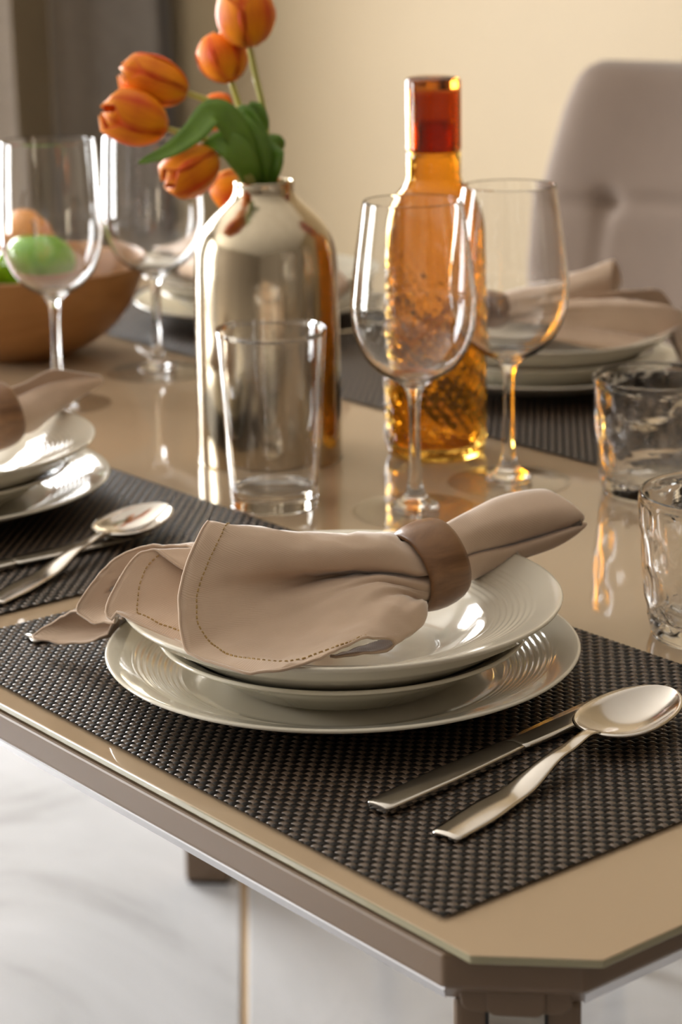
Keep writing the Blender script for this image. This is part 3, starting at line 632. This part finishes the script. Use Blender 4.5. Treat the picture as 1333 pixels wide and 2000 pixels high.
# ------------------------------------------------------------------ glassware
def split_glass(t, prof_sets, n=72):
    for nm, pr in prof_sets: sharp(mesh(nm, *lathe(pr, n), M['thin' if nm == 'foot' else 'clear'], t))
def smooth_prof(pts, n=5): return [(p.x, p.y) for p in cr([(r, z, 0) for r, z in pts], n)]
def wine_glass(x, y, lab, sr=1.0, sz=1.0, rim=0.0348):
    t = thing('wine_glass', lab, 'wine glass', (x, y, TZ + 0.0004), 0, 'stemmed wine glasses')
    S = lambda L: [(r * sr, z * sz) for r, z in L]
    foot = smooth_prof(S([(0.0001, 0.0), (0.0430, 0.0), (0.0436, 0.0004), (0.0432, 0.0008), (0.034, 0.0018), (0.024, 0.0034), (0.0165, 0.0052)]))
    stem = smooth_prof(S([(0.0001, 0.0012), (0.0160, 0.0012), (0.0165, 0.0052), (0.0110, 0.0084), (0.0072, 0.0140), (0.0052, 0.022), (0.0042, 0.037), (0.0039, 0.055), (0.0040, 0.0745), (0.0050, 0.0845), (0.0078, 0.0910)]))
    rm = 0.0444 * sr
    def up(z): return rm + (rim - rm) * ((z - 0.149) / 0.0738) ** 1.3
    hi = [0.158, 0.168, 0.178, 0.188, 0.198, 0.208, 0.216]
    out = S([(0.0078, 0.0910), (0.0125, 0.0948), (0.0235, 0.1008), (0.0336, 0.1105), (0.0396, 0.1220), (0.0432, 0.1345), (0.0444, 0.1490)]) + [(up(z), z * sz) for z in hi] + [(rim, 0.2228 * sz)]
    inn = [(rim - 0.0003, 0.2231 * sz), (rim - 0.0007, 0.2228 * sz)] + [(up(z) - 0.00075 - 0.0004 * (0.2228 - z), z * sz) for z in hi[::-1]] + S([(0.0438, 0.1490), (0.0425, 0.1345), (0.0388, 0.1224), (0.0327, 0.1113), (0.0226, 0.1022), (0.0118, 0.0972), (0.0001, 0.0955)])
    split_glass(t, [('foot', foot), ('stem', stem), ('bowl', smooth_prof(out, 4) + smooth_prof(inn, 4))])
    return t
wine_glass(-1.1131, 0.9617, 'wine glass in front of the amber carafe')
wine_glass(-1.1260, 1.0660, 'wine glass standing right of the amber carafe')
wine_glass(-1.6330, 1.0936, 'wine glass between the fruit bowl and the metal vase', 1.05, 1.0, 0.0435)
wine_glass(-1.5815, 0.9526, 'leftmost wine glass in front of the green apple', 1.0, 1.04, 0.0410)
tum = mesh('tumbler', *lathe(smooth_prof([(0.0001, 0.0), (0.0295, 0.0), (0.0312, 0.0008), (0.0316, 0.004), (0.0322, 0.012), (0.0352, 0.062), (0.0393, 0.1250), (0.0395, 0.1259), (0.0392, 0.1268), (0.0384, 0.1272), (0.0377, 0.1268), (0.0373, 0.1258), (0.0372, 0.1235),
      (0.0338, 0.062), (0.0308, 0.0180), (0.0285, 0.0140), (0.020, 0.0125), (0.0001, 0.0122)], 3), 72), M['clear'])
sharp(tum, 40); tag(tum, 'tall plain clear tumbler in front of the metal vase', 'tumbler'); tum.location = (-1.1951, 0.8976, TZ + 0.0004)
def dimple(r, z, a):
    if r < 0.012 or z > 0.083 or z < 0.0005: return r
    row = z / 0.0215; ph = (int(row) % 2) * 0.5; fz = max(0.0, math.sin(math.pi * (row - int(row)))) ** 0.8
    fa = 0.5 + 0.5 * math.cos((a / (2 * math.pi) * 11 + ph) * 2 * math.pi)
    k = 1.0 if 0.0105 < z < 0.080 else 0.25
    return r * (1 + 0.012 * math.cos(4 * a)) - 0.0024 * k * fz * fa ** 1.5
def smooth_dense(pts, n): return smooth_prof(pts, n)
tp = smooth_prof([(0.0001, 0.0), (0.036, 0.0), (0.0395, 0.0012), (0.0412, 0.005), (0.0430, 0.014), (0.0450, 0.030), (0.0468, 0.052), (0.0480, 0.072), (0.0483, 0.0850), (0.0481, 0.0866), (0.0470, 0.0872), (0.0461, 0.0864),
      (0.0458, 0.0820), (0.0450, 0.070), (0.0436, 0.050), (0.0416, 0.030), (0.0398, 0.018), (0.0360, 0.0120), (0.022, 0.0102), (0.0001, 0.0100)], 6)
k0 = [i for i, (r, z) in enumerate(tp) if z > 0.0868][0]
def dmod(r, z, a): return dimple(r, z, a)
dt = mesh('dimpled_tumbler', *lathe(tp, 132, dmod), M['clear'])
sharp(dt, 35); tag(dt, 'short dimpled clear tumbler nearest to the camera at the right edge', 'tumbler', 'dimpled tumblers'); dt.location = (-0.7940, 0.9220, TZ + 0.0004); dt.rotation_euler = (0, 0, 0.5)
dup(dt, 'short dimpled clear tumbler farther back behind the other dimpled one', (-1.0327, 1.1273, TZ + 0.0004), 1.9)

# ------------------------------------------------------------------ metal vase
vp = smooth_prof([(0.0001, 0.0), (0.052, 0.0), (0.0562, 0.0012), (0.0570, 0.005), (0.0568, 0.04), (0.0565, 0.09), (0.0560, 0.140), (0.0555, 0.155), (0.0540, 0.168), (0.0495, 0.1805), (0.0420, 0.1905), (0.0335, 0.1985), (0.0270, 0.2045), (0.0240, 0.2095), (0.0232, 0.2140), (0.0234, 0.2182), (0.0226, 0.2194), (0.0214, 0.2180),
      (0.0210, 0.2120), (0.0230, 0.2020), (0.0320, 0.1930), (0.0400, 0.1850), (0.0400, 0.150), (0.0001, 0.150)], 5)
vase = mesh('vase', *lathe(vp, 96), M['vase'])
tag(vase, 'bottle shaped brushed champagne metal vase holding the tulips', 'vase'); vase.location = (-1.3078, 0.9790, TZ)

# ------------------------------------------------------------------ amber carafe
cf = thing('carafe', 'amber glass carafe with scaly relief and dark amber cup lid', 'carafe', (-1.2318, 1.0862, TZ + 0.0004))
def scales(r, z, a):
    if r < 0.030 or z > 0.170 or z < 0.006: return r
    fade = min(1.0, (z - 0.006) / 0.01) * (1.0 if z < 0.115 else max(0.0, 1 - (z - 0.115) / 0.055))
    row = z / 0.0068; ir = int(row); fz = row - ir; n = 26
    u = (a / (2 * math.pi) * n + 0.5 * (ir % 2)) % 1.0
    arch = abs(u - 0.5) * 2
    d = max(0.0, 1 - math.hypot(arch, 1 - fz) ) if fz > 0 else 0
    return r + 0.0012 * fade * (0.6 * math.sin(math.pi * u) * (0.35 + 0.65 * (1 - fz)) + 0.6 * d - 0.35) + 0.0004 * fade * math.sin(7 * a + z * 300)
op = smooth_prof([(0.0001, 0.0), (0.033, 0.0), (0.0378, 0.0015), (0.0395, 0.006), (0.0402, 0.012)], 4) + [(0.0402 - 0.0008 * i / 130, 0.0125 + 0.1455 * i / 130) for i in range(131)] + \
     smooth_prof([(0.0392, 0.1625), (0.0386, 0.180), (0.0358, 0.193), (0.0300, 0.2040), (0.0242, 0.2110), (0.0218, 0.2165), (0.0211, 0.2200), (0.0211, 0.2370)], 4) + smooth_prof([(0.0209, 0.2382), (0.0200, 0.2386), (0.0172, 0.2387), (0.0168, 0.2400), (0.0168, 0.2600), (0.0164, 0.2612), (0.0150, 0.2612), (0.0146, 0.2600)], 3) + \
     smooth_prof([(0.0146, 0.2420), (0.0180, 0.2340), (0.0190, 0.2280), (0.0191, 0.2210), (0.0199, 0.2165), (0.0224, 0.2122), (0.0282, 0.2050), (0.0340, 0.193), (0.0364, 0.180), (0.0372, 0.160)], 4) + \
     [(0.0374, 0.150), (0.0376, 0.110), (0.0378, 0.06), (0.0378, 0.020), (0.0360, 0.0105), (0.0300, 0.0075), (0.0001, 0.0065)]
def body_mod(r, z, a):
    return scales(r, z, a) if r > 0.0384 else r
sharp(mesh('bottle', *lathe(op, 208, body_mod), M['amber'], cf), 50)
lp = smooth_prof([(0.0001, 0.2968), (0.012, 0.2963), (0.0185, 0.2950), (0.0208, 0.2930), (0.0214, 0.2900), (0.0215, 0.2600), (0.0215, 0.2420), (0.0214, 0.2400), (0.0210, 0.2392)], 4)
li = smooth_prof([(0.0210, 0.2392), (0.0196, 0.2392), (0.0192, 0.2400), (0.0190, 0.2440), (0.0190, 0.2800), (0.0184, 0.2850), (0.0160, 0.2868), (0.0001, 0.2872)], 4)
sharp(mesh('lid', *lathe((lp + li)[::-1], 72), M['amberdark'], cf), 40)['label'] = 'dark amber glass cup lid'

# ------------------------------------------------------------------ tulips
VASE_XY=(-1.3078,0.9790)
TULIPS=[([(-0.5,-0.6,200.4),(1.0,1.3,218.2),(2.2,2.8,247.7),(0.2,0.2,277.1),(-2.7,-3.3,298.5),(-5.3,-6.5,320.6)],(-8.0,-9.9,364.8),21.5),
([(-2.9,-3.6,200.4),(-3.9,-4.8,220.3),(-13.5,-0.8,242.9),(-26.6,-1.1,271.7),(-30.7,-6.2,293.4)],(-45.1,-8.2,329.8),19.0),
([(-2.9,-3.6,200.4),(-3.8,-4.8,222.2),(-5.9,-7.3,247.9),(-10.1,-20.5,270.1),(-15.6,-35.4,280.5),(-27.2,-49.7,287.8)],(-58.6,-88.8,306.7),18.0),
([(-4.2,-5.2,200.5),(1.8,-13.8,223.5),(0.4,-31.4,246.4),(-5.8,-55.1,256.3),(-21.1,-74.1,262.9)],(-42.9,-117.1,279.1),19.5),
([(-4.7,-5.8,200.5),(0.2,-15.7,219.6),(3.2,-28.0,235.4),(3.2,-35.9,243.1),(2.4,-44.9,243.0)],(-14.7,-82.0,221.7),18.5),
([(-2.2,-2.7,200.4),(-15.9,4.2,222.4),(-31.4,8.9,240.8),(-45.5,7.3,253.9),(-53.4,5.4,260.4)],(-71.5,-1.1,273.0),15.0),
([(-8.2,-2.2,199.8),(-18.4,1.0,217.7),(-32.4,7.6,222.7),(-39.3,8.6,220.1)],(-55.4,4.6,195.5),18.0)]
LEAVES=[([(-4.0,-4.9,212.4),(7.6,-22.4,242.3),(8.8,-36.9,266.7),(4.6,-50.1,274.3),(4.2,-66.6,261.7),(-3.9,-84.6,248.5),(-14.2,-105.4,240.6)],10.5),
([(-2.7,-3.4,212.3),(6.0,-11.7,233.5),(7.4,-19.5,253.7),(1.5,-26.8,265.5),(-10.6,-32.3,265.1)],11.5),
([(-1.0,-1.3,212.3),(4.8,-6.8,236.9),(3.7,-11.3,256.7),(-0.4,-16.5,271.6),(-7.5,-18.9,274.4)],9.5),
([(1.0,1.2,212.2),(6.7,-1.2,228.7),(9.7,-0.7,240.7),(11.2,4.3,247.4),(7.7,12.7,242.6)],11.5),
([(-4.0,-4.9,212.4),(7.5,-22.6,234.5),(8.1,-34.6,247.2),(2.6,-44.7,251.5),(-4.8,-53.8,247.8)],11.0),
([(0.4,0.5,255.6),(2.0,-3.9,265.8),(0.8,-8.6,275.0),(-0.7,-13.6,264.4)],6.5)]

def petal_mesh(L, r, inner):
    V, UV = [], []; n, A = 12, 9
    for i in range(n + 1):
        s = i / n
        rr = r * (0.16 + 0.90 * math.sin(math.pi * min(1, (0.03 + 0.80 * s ** 0.82))) ** 0.75) if s < 1 else r * 0.30
        rr *= (0.90 if inner else 1.0); w = (0.60 + 0.55 * math.sin(math.pi * (0.12 + 0.80 * s))) * (1.0 if s < 0.72 else max(0.10, 1 - ((s - 0.72) / 0.29) ** 1.7))
        for k in range(A):
            t = -1 + 2 * k / (A - 1); th = 1.02 * w * t; q = rr * (1 + 0.05 * t * t - 0.03 * math.cos(3 * t * s))
            V.append((q * math.cos(th), q * math.sin(th), L * (s - 0.05 * t * t * s) + 0.001)); UV.append((t, s))
    return V, gridf(n + 1, A), UV
def leaf_mesh(pts, hw, hint):
    P = cr([Vector(p) / 1000 for p in pts], 6); N = len(P); V = []; A = 5
    for i, p in enumerate(P):
        t = (P[min(i + 1, N - 1)] - P[max(i - 1, 0)]).normalized(); s = t.cross(hint).normalized(); nrm = s.cross(t); f = i / (N - 1)
        w = hw / 1000 * (math.sin(math.pi * (0.03 + 0.97 * f) ** 0.85) ** 0.8 if f < 1 else 0) + 0.0004
        for k in range(A):
            q = -1 + 2 * k / (A - 1); V.append(p + s * (w * q) + nrm * (0.30 * w * abs(q)))
    return V, gridf(N, A)
TW = ['topmost upright orange tulip', 'round orange tulip just below the topmost one', 'orange tulip leaning left, upper of the left pair', 'orange tulip leaning left, lower of the left pair',
      'drooping red orange tulip hanging over the vase shoulder', 'mostly hidden pinkish tulip behind the leaves', 'small orange tulip tucked behind the vase neck']
LEAFOF = [4, 1, 0, 0, 3, 0]
hint = Vector((0.72, -0.62, 0.35)).normalized()
VB = Vector((-1.3078, 0.9790, TZ))
roots = []
for i, (st, tip, r) in enumerate(TULIPS):
    b = Vector(st[0]) / 1000
    t = thing('tulip', TW[i] + ' in the metal vase', 'tulip', VB + b, 0, 'tulips in the metal vase'); roots.append((t, b))
    P = cr([Vector(p) / 1000 - b for p in st], 6); base = P[-1]; axis = (Vector(tip) / 1000 - b) - base; L = axis.length
    V, F = tube(P, 0.0024, 10); mesh('stem', V, F, M['stem'], t)
    Rm = Vector((0, 0, 1)).rotation_difference(axis.normalized()).to_matrix()
    ph = 0.7 * i + 0.3
    for k in range(6):
        inner = k >= 3; V, F, UV = petal_mesh(L * (1.0 if not inner else 0.97), r / 1000, inner)
        a = ph + k * 2 * math.pi / 3 + (math.pi / 3 if inner else 0); Rz = Matrix.Rotation(a, 3, 'Z'); tl_ = Matrix.Rotation(random.uniform(-0.05, 0.03), 3, 'Y')
        o = mesh('petal', [base + Rm @ (Rz @ (tl_ @ Vector(v))) for v in V], F, M['petal'], t, uv=UV); solid(o, 0.0007)
for (pts, hw), k in zip(LEAVES, LEAFOF):
    t, b = roots[k]; V, F = leaf_mesh(pts, hw, hint); solid(mesh('leaf', [v - b for v in V], F, M['leaf'], t), 0.0009)

# ------------------------------------------------------------------ fruit bowl
fb = mesh('fruit_bowl', *lathe([(r * 1.06, z) for r, z in smooth_prof([(0.0001, 0.0), (0.042, 0.0), (0.050, 0.003), (0.076, 0.018), (0.098, 0.042), (0.110, 0.066), (0.1165, 0.0870), (0.1155, 0.0890), (0.1130, 0.0880), (0.106, 0.066), (0.093, 0.043), (0.070, 0.021), (0.034, 0.009), (0.0001, 0.008)], 4)], 72), M['bowlwood'])
tag(fb, 'light turned wooden bowl of fruit at the left edge', 'bowl'); fb.location = (-1.8000, 1.0460, TZ)
def fruit(name, lab, cat, x, y, z, r, m, squash=0.9, top=0.0, pear=0.0):
    t = thing(name, lab, cat, (x, y, TZ + z), random.uniform(0, 6), 'fruit in the wooden bowl')
    pr = []
    for i in range(25):
        a = math.pi * i / 24; q = r * math.sin(a) * (1 - 0.10 * math.cos(a)) * (1 - pear * max(0, -math.cos(a)) ** 1.2)
        zz = -r * squash * math.cos(a) * (1 + 0.35 * pear * max(0, -math.cos(a)))
        dim = top * r * math.exp(-(q / (0.28 * r)) ** 2)
        pr.append((max(q, 0.0001), -zz + (dim if zz > 0 else -dim)))
    mesh('skin', *lathe(pr, 40), m, t)
    V, F = tube([Vector((0, 0, r * squash * (1 + 0.35 * pear) - top * r - 0.002)), Vector((0.001, 0, r * squash * (1 + 0.35 * pear) + 0.006)), Vector((0.004, 0.001, r * squash * (1 + 0.35 * pear) + 0.012))], 0.0013, 7); mesh('stalk', V, F, M['stalk'], t)
fruit('green_apple', 'bright green apple in the wooden bowl behind the leftmost glass', 'apple', -1.7700, 1.0480, 0.088, 0.041, M['apple'], 0.88, 0.22)
fruit('peach', 'large blushing peach at the back of the wooden bowl', 'peach', -1.8560, 0.9900, 0.104, 0.039, M['peach'], 0.95, 0.12)
fruit('pear', 'orange yellow pear behind the green apple', 'pear', -1.8480, 1.0780, 0.100, 0.036, M['pear'], 1.0, 0.05, 0.40)
fruit('red_apple', 'red apple at the left edge of the wooden bowl', 'apple', -1.7890, 0.9690, 0.083, 0.033, M['redapple'], 0.9, 0.22)


# ------------------------------------------------------------------ dining chair
def chair(x, y, lab):
    t = thing('dining_chair', lab, 'chair', (x, y, 0))
    nu_, nv_ = 56, 64; hb = 0.552; z0 = 0.43; V = []
    def halfw(s):     # half width of the back shell along its height
        return interpl([(0, 0.235), (0.25, 0.290), (0.50, 0.312), (0.70, 0.310), (0.88, 0.288), (1.0, 0.262)], s)
    def push(u, s):   # tufting: buttons and seams press into the padding
        xx = u * 0.27; zz = s * hb; d = 0.0
        for bx in (-0.165, 0.165):
            d += 0.012 * math.exp(-(((xx - bx) / 0.016) ** 2 + ((zz - 0.368) / 0.016) ** 2))
            if zz < 0.368: d += 0.0045 * math.exp(-((xx - bx) / 0.008) ** 2) * (0.3 + 0.7 * math.exp(-(0.368 - zz) / 0.12))
        d += 0.0065 * math.exp(-((zz - 0.368 - 0.010 * math.cos(xx * 10)) / 0.008) ** 2)
        return d
    for side_ in (0, 1):
        for i in range(nu_ + 1):
            s = i / nu_
            for j in range(nv_ + 1):
                u = -1 + 2 * j / nv_
                w = halfw(s); rc = 0.030
                top = hb * s
                if s > 0.94:
                    e = (s - 0.94) / 0.06; w -= rc * (1 - math.sqrt(max(0, 1 - e * e)))
                edge = (1 - abs(u) ** 8) * (1 - max(0, (s - 0.9) / 0.1) ** 4 * 0.999)
                thick = 0.034 * edge ** 0.5
                curve = 0.05 * u * u                      # the shell wraps forward at its sides
                lean = 0.10 * s
                yy = lean - curve
                V.append((w * u, yy + (thick if side_ else -thick + push(u, s) * edge), z0 + top))
    n1 = (nu_ + 1) * (nv_ + 1)
    F = [tuple(reversed(f)) for f in gridf(nu_ + 1, nv_ + 1)] + gridf(nu_ + 1, nv_ + 1, n1)
    W = nv_ + 1
    for j in range(nv_): F.append((j, j + 1, n1 + j + 1, n1 + j)); F.append((nu_ * W + j + 1, nu_ * W + j, n1 + nu_ * W + j, n1 + nu_ * W + j + 1))
    for i in range(nu_): F.append((i * W, n1 + i * W, n1 + (i + 1) * W, (i + 1) * W)); F.append((i * W + nv_, (i + 1) * W + nv_, n1 + (i + 1) * W + nv_, n1 + i * W + nv_))
    mesh('backrest', V, F, M['chair'], t)
    bx_ = mesh('seat', *boxes([(-0.245, 0.245, -0.42, 0.02, 0.36, 0.47)]), M['chair'], t, smooth=True); bevel(bx_, 0.035, 4)
    for lx, ly in ((-0.2, -0.36), (0.2, -0.36), (-0.2, -0.02), (0.2, -0.02)):
        V, F = tube([Vector((lx * 1.06, ly * 1.04, 0.0)), Vector((lx, ly, 0.37))], [0.011, 0.017], 12); mesh('leg', V, F, M['chairleg'], t)
chair(-1.775, 2.020, 'taupe upholstered dining chair with tufted back behind the right plates')
